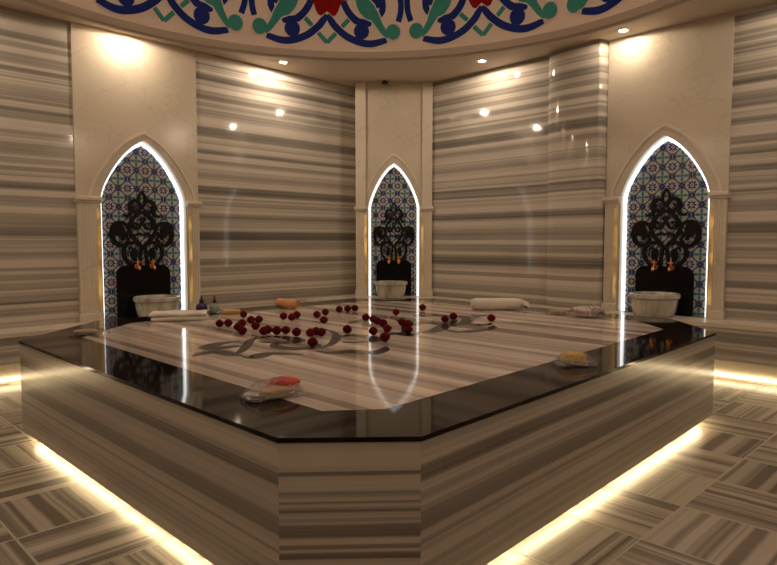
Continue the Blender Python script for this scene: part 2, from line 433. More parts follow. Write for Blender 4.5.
def disc(cx, cy, r, rx=1.0): return [(cx + r * rx * math.cos(2 * PI * k / 18), cy + r * math.sin(2 * PI * k / 18)) for k in range(18)]
NM = 11
for q in range(NM):
    s0 = math.radians(52.74) * RR + q * 2 * PI * RR / NM
    for mir in (1, -1):
        paint_ribbon(s0, [(0, .034), (.074, .111), (.142, .181), (.215, .250)], .042, 1, 0, mir)
        paint_ribbon(s0, [(.0, .285), (.04, .235), (.084, .183), (.191, .098), (.328, .042), (.445, .03), (.585, .062)], [.04, .066, .068, .068, .068, .068, .055], 0, 1, mir)
        paint_ribbon(s0, [(.160, .405), (.185, .355), (.231, .292), (.299, .235), (.372, .212), (.44, .214)], [.062, .066, .066, .07, .09, .02], 0, 0, mir)
        paint_poly(s0, disc(.338, .145, .076), 0, 1, mir)
        paint_ribbon(s0, [(.640, .115), (.60, .112), (.560, .138), (.515, .20), (.470, .275), (.415, .325), (.36, .39), (.34, .47), (.35, .56), (.40, .64)], [.09, .07, .06, .066, .095, .15, .14, .11, .08, .02], 1, 2, mir)
        paint_poly(s0, disc(.650, .135, .072), 1, 3, mir)
        paint_ribbon(s0, [(.518, .275), (.548, .335), (.545, .42), (.50, .50), (.44, .53)], [.04, .066, .066, .06, .02], 0, 0, mir)
        paint_poly(s0, disc(.478, .425, .08), 0, 0, mir)
        paint_ribbon(s0, [(.703, .225), (.732, .33), (.725, .45), (.66, .60), (.56, .70)], [.056, .058, .058, .055, .03], 0, 0, mir)
        paint_poly(s0, [(.755, .43), (.70, .44), (.645, .425), (.66, .455), (.70, .48), (.755, .53)], 0, 1, mir)
        tul = [(0, .318), (.022, .302), (.055, .276), (.085, .285), (.11, .32), (.135, .385), (.165, .415), (.235, .424), (.19, .455), (.175, .53), (.19, .60), (.13, .58), (.08, .68), (0, .60)]
        vs = [dome_pt(s0 + mir * x, y, LAY[2]) for x, y in tul]
        cpt = dome_pt(s0 + mir * .02, .45, LAY[2]); mb.add(vs + [cpt], [(i, i + 1, len(tul)) for i in range(len(tul) - 1)] + [(len(tul) - 1, 0, len(tul))], 2)
po = mb.build('painted_arabesque', [M['p_blue'], M['p_teal'], M['p_red'], M['p_pale']], dome)
tag(po, label='navy, teal and red painted arabesque band')

# ------------------------------------------------------------------ wall bench
FX, FY = 5.60, 5.66      # bench fronts
def bench(label, hb, front, back, leds):
    """front: open polyline of the bench front, back: the points along the walls that close it"""
    wb = thing('wall_bench', label, 'bench', (0, 0, 0))
    def setb(d): return [(x + (d if ax in 'xb' else 0), y + (d if ax in 'yb' else 0)) for x, y, ax in front]
    mb = MB(); mb.prism(setb(0) + back, .205, hb - .035, 1)
    mb.build('bench_front', [M['bench_top'], M['bench']], wb, bevel=.003)
    mb = MB(); mb.prism(setb(-.012) + back, hb - .0345, hb); mb.build('bench_slab', M['frame'], wb, bevel=.004)
    mb = MB(); mb.prism(setb(.26) + back, .001, .2045); mb.build('bench_base', M['frame'], wb)
    mb = MB()
    for q in leds: mb.box(*q, .03, .05)
    tag(mb.build('led_strip', M['under_b'], wb), label='warm white light strip under the bench')
bench('low striped marble bench along the left wall, lit from beneath', HBL, [(XB + .002, FY, 'y'), (4.60, FY, 'y')],
      [(4.60, YL - .002), (XB + .002, YL - .002)], [(XB + .02, 4.55, FY + .235, FY + .259)])
bench('low striped marble bench along the right wall and far corner, lit from beneath', HB, [(4.602, FY, 'y'), (4.90, FY, 'b'), (FX, 5.00, 'b'), (FX, YB + .002, 'x')],
      [(XR - .002, YB + .002), (XR - .002, YL - .002), (4.602, YL - .002)], [(FX + .235, FX + .259, YB + .02, 4.95)])

# ------------------------------------------------------------------ central platform
PO = [(1.382, 1.242), (4.33, 1.36), (4.88, 1.85), (4.90, 4.30), (4.35, 4.86), (1.75, 4.80), (1.07, 4.15), (1.068, 1.535)]
PI_ = [(1.526, 1.538), (4.25, 1.66), (4.56, 1.97), (4.58, 4.17), (4.22, 4.54), (1.88, 4.49), (1.38, 4.02), (1.352, 1.675)]
def shrink(P, d):
    n = len(P); out = []
    for i in range(n):
        p, q, r = (Vector(P[i - 1]), Vector(P[i]), Vector(P[(i + 1) % n]))
        e1 = (q - p).normalized(); e2 = (r - q).normalized(); n1 = Vector((-e1.y, e1.x)); n2 = Vector((-e2.y, e2.x))
        b = (n1 + n2).normalized(); out.append(tuple(q + b * (d / max(.2, b.dot(n1)))))
    return out
pf = thing('marble_platform', 'large octagonal striped marble heated platform with dark polished border in the middle', 'platform', (0, 0, 0))
side = [1, 2, 1, 2, 1, 2, 0, 2]
mb = MB(); n = 8
P2 = shrink(PO, .004)
smi = [1, 2, 0, 2, 1, 2, 0, 2]     # right, corner, ... : 0 left-type, 1 right-type, 2 chamfer
for i in range(8):
    a, b = P2[i], P2[(i + 1) % 8]
    m_ = [1, 2, 0, 2, 1, 2, 0, 2][i]
    mb.add([(*a, .065), (*b, .065), (*b, HP - .016), (*a, HP - .016)], [(0, 1, 2, 3)], m_)
mb.add([(*p, .065) for p in P2], [tuple(reversed(range(8)))], 0); mb.add([(*p, HP - .016) for p in P2], [tuple(range(8))], 0)
mb.build('side_cladding', [M['skirt_x'], M['skirt_y'], M['skirt_c']], pf)
mb = MB(); mb.prism(shrink(PO, .16), 0.001, .0645); mb.build('plinth', M['frame'], pf)
mb = MB()
for i in range(8):      # ring of dark slabs around the inlay
    a, b, c, d = PO[i], PO[(i + 1) % 8], PI_[(i + 0) % 8], PI_[(i + 1) % 8]
    mb.add([(*a, HP), (*b, HP), (*d, HP), (*c, HP)], [(0, 1, 2, 3)])
    mb.add([(*a, HP - .0155), (*b, HP - .0155), (*b, HP), (*a, HP)], [(0, 1, 2, 3)])
    mb.add([(*a, HP - .0155), (*b, HP - .0155), (*d, HP - .0155), (*c, HP - .0155)], [(3, 2, 1, 0)])
tag(mb.build('border', M['granite'], pf), label='dark polished granite border')
mb = MB(); mb.prism(shrink(PI_, .001), HP - .0145, HP + .0003)
tag(mb.build('top_slab', M['inlay'], pf), label='pale striped marble top')
STROKES = [[(1.68, 3.13), (1.77, 3.18), (1.87, 3.22), (1.98, 3.21)], [(1.68, 3.12), (1.75, 3.08), (1.84, 3.08), (1.9, 3.05)], [(1.54, 2.94), (1.64, 3.0), (1.71, 2.97), (1.71, 2.86), (1.73, 2.78)], [(2.19, 3.28), (2.06, 3.21), (1.9, 3.02), (1.78, 2.89), (1.68, 2.83)], [(1.72, 2.77), (1.75, 2.71), (1.83, 2.74), (1.89, 2.72), (1.97, 2.59)], [(2.09, 3.23), (2.21, 3.23), (2.26, 3.12), (2.23, 2.99), (2.15, 2.97), (2.09, 3.03), (2.04, 3.13)], [(2.09, 3.03), (2.02, 2.88), (2.06, 2.76), (2.17, 2.75), (2.24, 2.82)], [(2.14, 2.68), (2.29, 2.75), (2.49, 2.94), (2.6, 3.1), (2.67, 3.29)], [(2.09, 2.63), (2.11, 2.53), (2.21, 2.49), (2.25, 2.38), (2.36, 2.4), (2.45, 2.47)], [(2.48, 2.93), (2.6, 2.92), (2.62, 2.79), (2.59, 2.68), (2.46, 2.68), (2.38, 2.76)], [(2.97, 3.37), (3.08, 3.4), (3.21, 3.45), (3.42, 3.57)], [(2.77, 2.76), (2.87, 2.77), (2.86, 2.67), (2.98, 2.71)], [(2.8, 2.7), (3.01, 2.85), (3.26, 3.11), (3.39, 3.35)], [(3.0, 2.74), (3.04, 2.68), (3.18, 2.71), (3.36, 2.81), (3.62, 2.94), (3.74, 3.08)], [(3.21, 2.68), (3.19, 2.55), (3.3, 2.5), (3.48, 2.5), (3.6, 2.57)], [(3.74, 3.08), (3.89, 3.09), (3.8, 2.94), (3.52, 2.78), (3.41, 2.76)], [(3.75, 2.92), (3.95, 2.99), (4.11, 3.0)], [(3.2, 2.97), (3.35, 3.02), (3.41, 2.97), (3.34, 2.83)], [(3.67, 3.4), (3.7, 3.29), (3.8, 3.26), (3.78, 3.16)], [(3.58, 2.76), (3.55, 2.65), (3.69, 2.65)]]
mb = MB()
for k, st in enumerate(STROKES):
    P = catmull(st, 8); L, Rr = ribbon_pts(P, [v * (.62 if k in (3, 7, 12) else 1.15) for v in (.012, .07, .095, .085, .06, .012)]); m_ = len(L); z = HP + .0006 + k * .00002
    mb.add([(*p, z) for p in L] + [(*p, z) for p in Rr], [(i, m_ + i, m_ + i + 1, i + 1) for i in range(m_ - 1)])
tag(mb.build('arabesque_inlay', M['ornament'], pf), label='grey arabesque inlay in the pale top')
mb = MB(); PL = shrink(PO, .06); PL2 = shrink(PO, .10)
for i in range(8):
    a, b, c, d = PL[i], PL[(i + 1) % 8], PL2[i], PL2[(i + 1) % 8]
    mb.prism([a, b, d, c], .050, .064)
tag(mb.build('led_strip', M['under'], pf), label='warm white light strip under the platform edge')

# ------------------------------------------------------------------ niches
ARCH = [(1, 0), (.975, .09), (.915, .22), (.82, .36), (.70, .51), (.55, .665), (.38, .805), (.2, .915), (0, 1.0)]
def arch_right(a, zs, rise, n=4):
    return catmull([(x * a, zs + t * rise) for x, t in ARCH], n)
def wall_niche(loc, rz, w, a, label, led, za=2.145, zs=1.60, depth=.07, full=.0, HB=HB, strips=False):
    wl, wr_ = w; W_ = lambda sg: wr_ if sg > 0 else wl
    root = thing('wall_niche', label, 'niche', loc, rz, 'arched washing niches along the walls')
    yF = -.012                                # panel face stands 2 cm proud of the wall
    ar = arch_right(a, zs, za - zs)
    half = [(a, HB - .0)] + ar               # right outline, bottom -> apex
    # panel with the arched hole
    mb = MB()
    N = len(half)
    for sgn in (1, -1):
        inn = [(sgn * x, yF, z) for x, z in half]
        out = [(sgn * W_(sgn), yF, z) for x, z in half[:-1]] + [(sgn * W_(sgn), yF, HC)]
        fs = [(i, i + 1, N + i + 1, N + i) for i in range(N - 2)]
        vs = inn + out
        if sgn < 0: fs = [tuple(reversed(f)) for f in fs]
        mb.add(vs, [tuple(reversed(f)) for f in fs])
        # above
        vs = [inn[-2], inn[-1], (0, yF, HC), (sgn * W_(sgn), yF, HC), (sgn * W_(sgn), yF, half[-2][1])]
        mb.add(vs, [(0, 1, 2, 3, 4) if sgn < 0 else (4, 3, 2, 1, 0)])
        # outer side return
        mb.add([(sgn * W_(sgn), yF, HB), (sgn * W_(sgn), .12 + full, HB), (sgn * W_(sgn), .12 + full, HC), (sgn * W_(sgn), yF, HC)], [(0, 1, 2, 3) if sgn > 0 else (3, 2, 1, 0)])
    mb.build('marble_panel', M['beige'], root)
    # reveal of the opening
    mb = MB()
    line = [(x, z) for x, z in half] + [(-x, z) for x, z in reversed(half[:-1])]
    k = len(line)
    mb.add([(x, yF, z) for x, z in line] + [(x, depth + .01, z) for x, z in line], [(i, k + i, k + i + 1, i + 1) for i in range(k - 1)])
    mb.build('reveal', M['frame'], root)
    # tiled back
    mb = MB(); mb.add([(x, depth, z) for x, z in line], [tuple(range(k))])
    tag(mb.build('tile_panel', M['tile'], root), label='blue and turquoise patterned tile back')
    # light strip round the opening: on the reveal and in the corner with the tiles
    mb = MB()
    def inset(p, d):
        P = [q for q in line]; Nn = offs(P); return [(q[0] + n_[0] * d, q[1] + n_[1] * d) for q, n_ in zip(P, Nn)]
    i1 = inset(line, .004); i2 = inset(line, .031)
    mb.add([(x, .047, z) for x, z in i1] + [(x, depth - .012, z) for x, z in i1], [(i, k + i, k + i + 1, i + 1) for i in range(k - 1)])
    mb.add([(x, depth - .012, z) for x, z in i1] + [(x, depth - .012, z) for x, z in i2], [(i, k + i, k + i + 1, i + 1) for i in range(k - 1)])
    tag(mb.build('led_strip', led, root), label='bright white light strip round the arch')
    # arch moulding
    mb = MB(); r1 = arch_right(a * 1.27, zs, .66); r0 = arch_right(a * 1.27 - .022, zs, .66 - .032)
    for sgn in (1, -1):
        q = len(r1); yb = yF; yt = yF - .009
        vs = [(sgn * x, yb, z) for x, z in r1] + [(sgn * x, yt, z) for x, z in r1] + [(sgn * x, yt, z) for x, z in r0] + [(sgn * x, yb, z) for x, z in r0]
        fs = []
        for s_ in range(3): fs += [(s_ * q + i, s_ * q + i + 1, (s_ + 1) * q + i + 1, (s_ + 1) * q + i) for i in range(q - 1)]
        mb.add(vs, fs)
    mb.build('arch_moulding', M['frame'], root)
    # pilasters with capital and base
    for sgn in (1, -1):
        pa, pb = a + .012, W_(sgn) - .004
        mb = MB(); lo_, hi_ = pa, pb
        prof = [(lo_, yF)]
        nfl = 5; fw = (hi_ - lo_ - .03) / nfl
        prof += [(lo_, yF - .022), (lo_ + .015, yF - .022)]
        for q in range(nfl):
            x0_ = lo_ + .015 + q * fw
            prof += [(x0_ + fw * .25, yF - .022), (x0_ + fw * .4, yF - .018), (x0_ + fw * .6, yF - .018), (x0_ + fw * .75, yF - .022)]
        prof += [(hi_ - .015, yF - .022), (hi_, yF - .022), (hi_, yF)]
        prof = [(sgn * x, y) for x, y in prof]
        if sgn > 0: prof = prof[::-1]
        prof = prof[::-1]
        mb.prism(prof, HB, zs - .045)
        pl = mb.build('pilaster', M['frame'], root)
        mb = MB(); x0_, x1_ = sorted((sgn * (pa - .012), sgn * (pb + .022)))
        mb.box(x0_, x1_, yF - .036, .0, zs - .045, zs - .025); mb.box(x0_, x1_, yF - .05, .0, zs - .025, zs + .012)
        mb.build('capital', M['frame'], pl, bevel=.006)
        mb = MB(); mb.box(*sorted((sgn * (pa - .002), sgn * (pb + .012))), yF - .036, 0, HB, HB + .075); mb.build('plinth_block', M['frame'], pl, bevel=.005)
        mb = MB(); xa, xb = sorted((sgn * (pa + .004), sgn * (pa + .036))); mb.box(xa, xb, yF - .0245, yF - .0215, HB + .12, zs - .10)
        tag(mb.build('backlit_strip', M['amber'], pl), label='amber glowing onyx strip')
    if strips:
        for sgn in (1, -1):
            mb = MB(); mb.box(*sorted((sgn * (W_(sgn) - .125), sgn * (W_(sgn) - .002))), yF - .03, yF + .01, zs + .0125, HC - .001)
            mb.build('side_strip', M['frame'], root, bevel=.004)
    # black splash plate with rounded shoulders
    sc = min(1.0, a / .39)
    pw, pt, rr = .265 * sc, .955, .085 * sc
    P = [(-pw, HB), (pw, HB)]
    P += [(pw - rr + rr * math.cos(t), pt - rr + rr * math.sin(t)) for t in [PI / 2 * i / 8 for i in range(9)]]
    P += [(-pw + rr - rr * math.cos(t), pt - rr + rr * math.sin(t)) for t in [PI / 2 * (1 - i / 8) for i in range(9)]]
    mb = MB(); q = len(P); yb, yt = depth - .0005, depth - .022
    mb.add([(x, yt, z) for x, z in P], [tuple(range(q))]); mb.add([(x, yt, z) for x, z in P] + [(x, yb, z) for x, z in P], [(i, q + i, q + (i + 1) % q, (i + 1) % q) for i in range(q)])
    tag(mb.build('splash_plate', M['black'], root, bevel=.003), label='glossy black stone splash plate')
    # carved black scrollwork
    mb = MB(); kx = .00173 * sc; kz = .00171; lay = [0]
    def TR(p): return (p[0] * kx, pt + (488 - p[1]) * kz)
    def stroke(P, wd, closed=False):
        wd = [v * .88 for v in wd]
        for sgn in (1, -1):
            Q = catmull([TR((sgn * x, y)) for x, y in P], 6)
            L, Rr = ribbon_pts(Q, [v * kx for v in wd] if isinstance(wd, (list, tuple)) else wd * kx)
            m_ = len(L); lay[0] += 1; y0_ = depth - .018 - lay[0] * .00004; y1_ = depth - .0005
            vs = [(x, y0_, z) for x, z in L] + [(x, y0_, z) for x, z in Rr] + [(x, y1_, z) for x, z in L] + [(x, y1_, z) for x, z in Rr]
            fs = []
            for i in range(m_ - 1):
                fs += [(i, i + 1, m_ + i + 1, m_ + i), (i, 2 * m_ + i, 2 * m_ + i + 1, i + 1), (m_ + i, m_ + i + 1, 3 * m_ + i + 1, 3 * m_ + i)]
            fs += [(0, m_, 3 * m_, 2 * m_), (m_ - 1, 3 * m_ - 1, 4 * m_ - 1, 2 * m_ - 1)]
            mb.add(vs, fs)
    def blob(cx, cy, rx, ry, tilt=0):
        for sgn in (1, -1):
            Q = []
            for i in range(20):
                t = 2 * PI * i / 20; ex, ey = rx * math.cos(t), ry * math.sin(t)
                Q.append(TR((sgn * (cx + ex * math.cos(tilt) - ey * math.sin(tilt)), cy + ex * math.sin(tilt) + ey * math.cos(tilt))))
            if sgn < 0: Q = Q[::-1]
            lay[0] += 1; y0_ = depth - .018 - lay[0] * .00004
            mb.add([(x, y0_, z) for x, z in Q], [tuple(range(20))]); mb.add([(x, y0_, z) for x, z in Q] + [(x, depth - .0005, z) for x, z in Q], [(i, 20 + i, 20 + (i + 1) % 20, (i + 1) % 20) for i in range(20)])
    stroke([(0, 66), (14, 92), (20, 115), (14, 140), (2, 158)], [6, 14, 15, 14, 10])            # leaf finial
    stroke([(2, 170), (8, 148), (24, 130), (46, 124), (64, 136), (70, 160), (64, 184), (74, 204), (94, 210), (110, 200)], [10, 14, 18, 22, 26, 28, 24, 20, 16, 5])
    stroke([(10, 172), (28, 186), (46, 182), (54, 166), (46, 152)], [14, 14, 14, 12, 8])         # inner curl
    stroke([(50, 184), (36, 196), (20, 204)], [12, 16, 12])
    stroke([(0, 188), (24, 198), (48, 218), (66, 244), (76, 272), (72, 302), (52, 332), (26, 362), (2, 388)], [18, 20, 22, 22, 24, 24, 24, 22, 18])
    stroke([(0, 236), (12, 262), (30, 282), (52, 276), (54, 256), (40, 248), (30, 258)], [10, 16, 16, 15, 13, 11, 7])
    stroke([(0, 222), (14, 228), (0, 246)], [12, 12, 12])
    stroke([(44, 318), (20, 308), (0, 316)], [12, 14, 10])
    stroke([(74, 282), (92, 262), (112, 250), (140, 252), (162, 274), (170, 310), (162, 348), (138, 374), (110, 374), (88, 354), (80, 334)], [10, 16, 22, 28, 34, 34, 28, 22, 20, 18, 14])
    blob(128, 292, 27, 36, .25)
    stroke([(120, 318), (112, 336), (122, 346)], [30, 18, 6])
    stroke([(78, 300), (96, 316), (88, 334)], [16, 16, 14])
    stroke([(10, 374), (44, 360), (82, 364), (108, 394), (108, 436), (88, 468), (60, 490)], [20, 20, 20, 24, 24, 22, 22])
    stroke([(8, 378), (14, 412), (18, 450), (22, 492)], [16, 20, 18, 20])
    blob(52, 424, 18, 34, -.15)
    stroke([(54, 398), (72, 388), (84, 402)], [12, 12, 6])
    stroke([(50, 448), (46, 470), (58, 486)], [22, 18, 18])
    tag(mb.build('scroll_ornament', M['scroll'], root), label='black carved arabesque scrollwork')
    # two copper taps on the plate
    for sx in (-.075, .075):
        sx *= sc
        mb = MB(); y = depth - .022
        mb.tube([(sx, y + .001, .945), (sx, y - .035, .948), (sx, y - .06, .94), (sx, y - .072, .915)], [.014, .014, .013, .012], 12)
        mb.lathe([(.024, 0), (.024, .006), (.018, .008)], 16, (0, 0, 0)); 
        tp = MB(); tp.v = []; 
        b = mb.build('tap', M['copper'], root, smooth=True)
        # flange vertices were turned at the origin: stand them on the plate
        for v in b.data.vertices:
            pass
        nfl = 16 * 3
        for v in list(b.data.vertices)[-nfl:]:
            x_, y_, z_ = v.co; v.co = (sx + x_, y - z_, .945 + y_)
        mb = MB(); mb.tube([(sx, y - .034, .955), (sx, y - .034, .985)], [.011, .008], 10); mb.tube([(sx - .026, y - .034, .988), (sx + .026, y - .034, .988)], [.008, .008], 10); mb.tube([(sx, y - .034, .985), (sx, y - .034, 1.015)], [.009, .004], 10)
        mb.build('tap_handle', M['copper'], b, smooth=True)
    return root
wall_niche((NL[0], YL, 0), 0, (.632, .555), NL[2], 'arched tiled niche in the left wall, behind the two bottles and white folded towel', M['led'], zs=1.58, HB=HBL)
cx_, cy_ = (7.80 + .066) / R2, (7.80 - .066) / R2
wall_niche((cx_, cy_, 0), -PI / 4, (.468, .468), .315, 'narrow arched tiled niche straight ahead in the far corner', M['led_dim'], full=.35, strips=True)
wall_niche((XR, NR[0], 0), -PI / 2, (.552, .548), NR[2], 'arched tiled niche in the right wall, beside the rounded striped pier', M['led'])

# basins on the bench
def basin(x, y, label, s=1.0, rz=0, HB=HB):
    root = thing('marble_basin', label, 'basin', (x, y, HB + .001), rz, 'marble wash basins in front of the niches')
    mb = MB(); pr = [(.02, 0), (.145, 0), (.155, .006), (.172, .05), (.183, .11), (.187, .150), (.187, .152)]
    n = 48; vs = []
    inner = [(.170, .152), (.165, .10), (.14, .05), (.08, .03), (.0, .028)]
    mb.lathe([(r * s, z * s) for r, z in pr + inner[:-1]] + [(.004, .028 * s)], n, (0, 0, 0))
    for i, v in enumerate(mb.v):                # fluted outside
        j = i // n; k = i % n
        if 1 < j < 6:
            f = 1 + .012 * math.cos(24 * 2 * PI * k / n); mb.v[i] = (v[0] * f, v[1] * f, v[2])
    mb.build('bowl', M['basin'], root, smooth=True)
    mb = MB(); mb.lathe([(r * s, z * s) for r, z in [(.171, .153), (.186, .153), (.203, .160), (.207, .175), (.203, .195), (.192, .200), (.176, .198), (.169, .185), (.169, .1535)]], n, (0, 0, 0), cap=False)
    mb.build('rim', M['basin'], root, smooth=True)
    return root
basin(2.69, 5.815, 'round marble basin before the left niche, partly behind the white folded towel', 1.04, .4, HBL)
basin(7.64 / R2 - .0 + .02, 7.64 / R2 - .02, 'round marble basin on the bench in the far corner niche', .97, 1.1)
basin(5.722, 2.325, 'round marble basin before the right niche, beyond the platform', 1.05, 2.0)

# ------------------------------------------------------------------ ceiling fittings
def downlight(x, y, label, k=1.0):
    root = thing('recessed_downlight', label, 'ceiling light', (x, y, HC), 0, 'recessed downlights round the ceiling')
    mb = MB(); mb.lathe([(.036, -.001), (.037, -.006), (.05, -.006), (.054, -.001)], 28, cap=False); mb.build('trim_ring', M['white_trim'], root, smooth=True)
    mb = MB(); mb.lathe([(.001, -.0035), (.0355, -.0035)], 28, cap=False); tag(mb.build('lens', M['lens'], root), label='glowing warm lens')
    l = bpy.data.lights.new('downlight_lamp', 'SPOT'); l.energy = EN * k; l.color = (1.0, .82, .63); l.spot_size = math.radians(179); l.spot_blend = .12; l.shadow_soft_size = .025
    lo = bpy.data.objects.new('downlight_lamp', l); COL.objects.link(lo); lo.location = (0, 0, -.02); lo.parent = root
EN = 25
HID = 'round recessed downlight in the ceiling outside the photo'
for x, y, lb, k in [(4.10, 5.70, 'round recessed downlight above the left striped wall, left of the far corner', 1.0),
                    (5.57, 4.16, 'round recessed downlight above the right striped wall, right of the far corner', .7),
                    (2.50, 5.80, 'round recessed downlight above the left niche, hidden behind the dome rim', .7),
                    (5.69, 2.66, 'round recessed downlight above the right niche, at the dome rim', .4),
                    (.75, 5.6, HID, 1), (5.55, 1.0, HID, .8), (-.75, 4.2, HID, 1), (4.2, -.25, HID, 1), (-.8, 1.3, HID, 1), (1.2, -.3, HID, 1)]:
    downlight(x, y, lb, k)
dl = thing('dome_fill_lamp', 'added fill lamp, an unseen globe high in the dome above the platform', 'added fill lamp', (RC[0], RC[1], 4.15))  # unseen lamp added so the dome and platform top get enough light
mb = MB(); mb.lathe([(.002, -.16)] + [(.16 * math.cos(t), .16 * math.sin(t)) for t in [math.radians(v) for v in range(-80, 81, 10)]] + [(.002, .16)], 28); mb.build('globe', M['globe'], dl, smooth=True)
mb = MB(); mb.tube([(0, 0, .161), (0, 0, .60)], .008, 8); mb.build('rod', M['steel'], dl)
sx, sy = (7.80 - .035 - .04) / R2 - .03, (7.80 - .035 - .04) / R2 + .03
cs = thing('ceiling_sensor', 'small dark sensor under the ceiling above the far corner niche', 'sensor', (sx - .01, sy - .01, HC), -PI / 4)
mb = MB(); mb.box(-.04, .04, -.03, .03, -.045, -.012); mb.build('housing', M['darkmetal'], cs, bevel=.006)
mb = MB(); mb.box(-.012, .012, -.012, .012, -.0125, -.0005); mb.build('bracket', M['darkmetal'], cs)

# ------------------------------------------------------------------ things on the platform
# roses
def rose_mesh():
    mb = MB()
    def petal(ang, r, top, wd):
        vs = []; nu, nv = 5, 5
        for j in range(nv + 1):
            t = j / nv; ph = math.radians(-78 + (78 + top) * t)
            for i in range(nu + 1):
                u = (i / nu - .5) * 2
                a = ang + u * wd * (.45 + .55 * math.sin(PI * min(1, .15 + .75 * t)))
                rad = r * math.cos(ph) * (1 + .07 * u * (1 if t > .4 else 0)) + .0012 * t
                vs.append((rad * math.cos(a), rad * math.sin(a), .0275 * math.sin(ph) - .003 * t * u * u))
        mb.add(vs, [(j * (nu + 1) + i, j * (nu + 1) + i + 1, (j + 1) * (nu + 1) + i + 1, (j + 1) * (nu + 1) + i) for j in range(nv) for i in range(nu)])
    for ring, (cnt, r, top, wd) in enumerate([(3, .011, 74, 1.5), (4, .018, 62, 1.2), (5, .0235, 48, 1.0), (5, .0272, 26, .95)]):
        for k in range(cnt): petal(2 * PI * k / cnt + ring * .7, r, top, wd)
    mb.lathe([(.004, -.0275), (.012, -.026), (.02, -.018), (.023, -.006), (.018, .008), (.008, .018), (.001, .021)], 12)
    return mb
RP = [(2.208, 3.833), (2.259, 3.806), (2.618, 4.188), (2.202, 3.592), (2.321, 3.732), (2.126, 3.416), (2.462, 3.841), (2.522, 3.833), (2.307, 3.546), (2.21, 3.306), (2.259, 3.337), (2.276, 3.262), (2.331, 3.242), (2.326, 3.124), (2.761, 3.868), (2.765, 3.771), (2.872, 3.854), (2.998, 3.768), (3.155, 3.859), (2.826, 3.476), (3.365, 3.938), (3.445, 3.925), (3.512, 3.909), (2.368, 3.041), (2.436, 3.072), (2.431, 3.014), (2.15, 2.742), (2.621, 2.989), (3.56, 3.475), (3.95, 3.543), (3.141, 3.375), (3.118, 3.272), (3.055, 3.162), (3.0, 3.054), (3.133, 3.001), (3.082, 2.893), (2.894, 2.716), (2.834, 2.846), (2.691, 2.824), (2.558, 2.586), (3.482, 2.908), (3.647, 2.964), (3.749, 2.695)]
RL = ['leftmost of all the scattered roses, just below the tan sponge', 'second rose from the left end, touching the leftmost one', 'lone rose right beside the tan sponge slab',
 'left rose of the clump of three at the left', 'top rose of the clump of three at the left', 'lowest rose of the clump of three at the left',
 'upper left rose of the trio right of the tan sponge', 'upper right rose of the trio right of the tan sponge', 'lower rose of the trio right of the tan sponge',
 'left rose of the pair starting the front row', 'right rose of the pair starting the front row', 'third rose from the left in the front row', 'fourth rose from the left in the front row', 'fifth rose from the left in the front row, before a gap',
 'small rose under the orange rolled towel, left of three', 'middle rose of three below the orange rolled towel', 'right rose of three below the orange rolled towel',
 'upper left rose of the open trio right of the orange towel', 'upper right rose of the open trio right of the orange towel', 'lower rose of the open trio right of the orange towel',
 'left rose of the back trio nearest the far corner niche', 'middle rose of the back trio nearest the far corner niche', 'right rose of the back trio nearest the far corner niche',
 'left rose of the tight front trio on the grey inlay', 'middle rose of the tight front trio on the grey inlay', 'right rose of the tight front trio on the grey inlay',
 'front rose lying nearest below the tight front trio', 'lone rose between the front trio and the central cluster', 'lone rose before the far corner basin', 'lone rose at the back, right of the far corner basin',
 'top left rose of the central cluster', 'second rose down the left edge of the central cluster', 'middle rose of the central cluster', 'lower middle rose of the central cluster',
 'upper rose of the pair at the right of the central cluster', 'middle rose at the right of the central cluster', 'lower rose at the right of the central cluster', 'second lowest rose of the central cluster', 'lower left rose of the central cluster',
 'lowest rose of the central cluster, nearest the front', 'left rose of the pair on the right end of the inlay', 'right rose of the pair on the right end of the inlay', 'rightmost of all the scattered roses']
rm = None
for i, ((x, y), lb) in enumerate(zip(RP, RL)):
    if rm is None:
        o = rose_mesh().build('rose', M['rose'], smooth=True); rm = o; rm.data.materials[0] = M['rose']
    else:
        o = rm.copy(); COL.objects.link(o)
    o.location = (x, y, HP + .0285); o.rotation_euler = (random.uniform(-.12, .12), random.uniform(-.12, .12), random.uniform(0, 6.28))
    s_ = random.uniform(.97, 1.06); o.scale = (s_, s_, s_); o.location.z = HP + .0008 + .0295 * s_
    tag(o, 'dark red rose head, ' + lb, 'rose', 'rose heads scattered on the platform')

def place(root, x, y, rz, z=HP + .0008): root.location = (x, y, z); root.rotation_euler = (0, 0, rz)
def rolled(name, label, L, r, mat, loc, rz, turns=3.2, tail=True):
    root = thing(name, label, 'towel'); place(root, *loc, rz)
    mb = MB(); nT = 72; NX = 24; vs = []
    r0 = r * .16
    for i in range(nT + 1):
        t = i / nT; a = turns * 2 * PI * t; rad = r0 + (r - r0) * t
        for j in range(NX + 1):
            u = j / NX; e = 1 - .10 * (abs(u - .5) * 2) ** 8
            wob = 1 + .025 * math.sin(9 * u + 3 * a)
            x = (u - .5) * L + .01 * math.sin(a * .5) * (1 if u > .5 else -1) * (abs(u - .5) * 2) ** 3
            vs.append((x, rad * e * wob * math.cos(a - 1.3), r + rad * e * wob * math.sin(a - 1.3) * .96))
    mb.add(vs, [(i * (NX + 1) + j, i * (NX + 1) + j + 1, (i + 1) * (NX + 1) + j + 1, (i + 1) * (NX + 1) + j) for i in range(nT) for j in range(NX)])
    zmin = min(v[2] for v in mb.v); mb.v = [(v[0], v[1], v[2] - zmin + .001) for v in mb.v]
    o = mb.build('rolled_cloth', mat, root, smooth=True)
    sm = o.modifiers.new('thick', 'SOLIDIFY'); sm.thickness = (r - r0) / turns * .8; sm.offset = 1
    return root
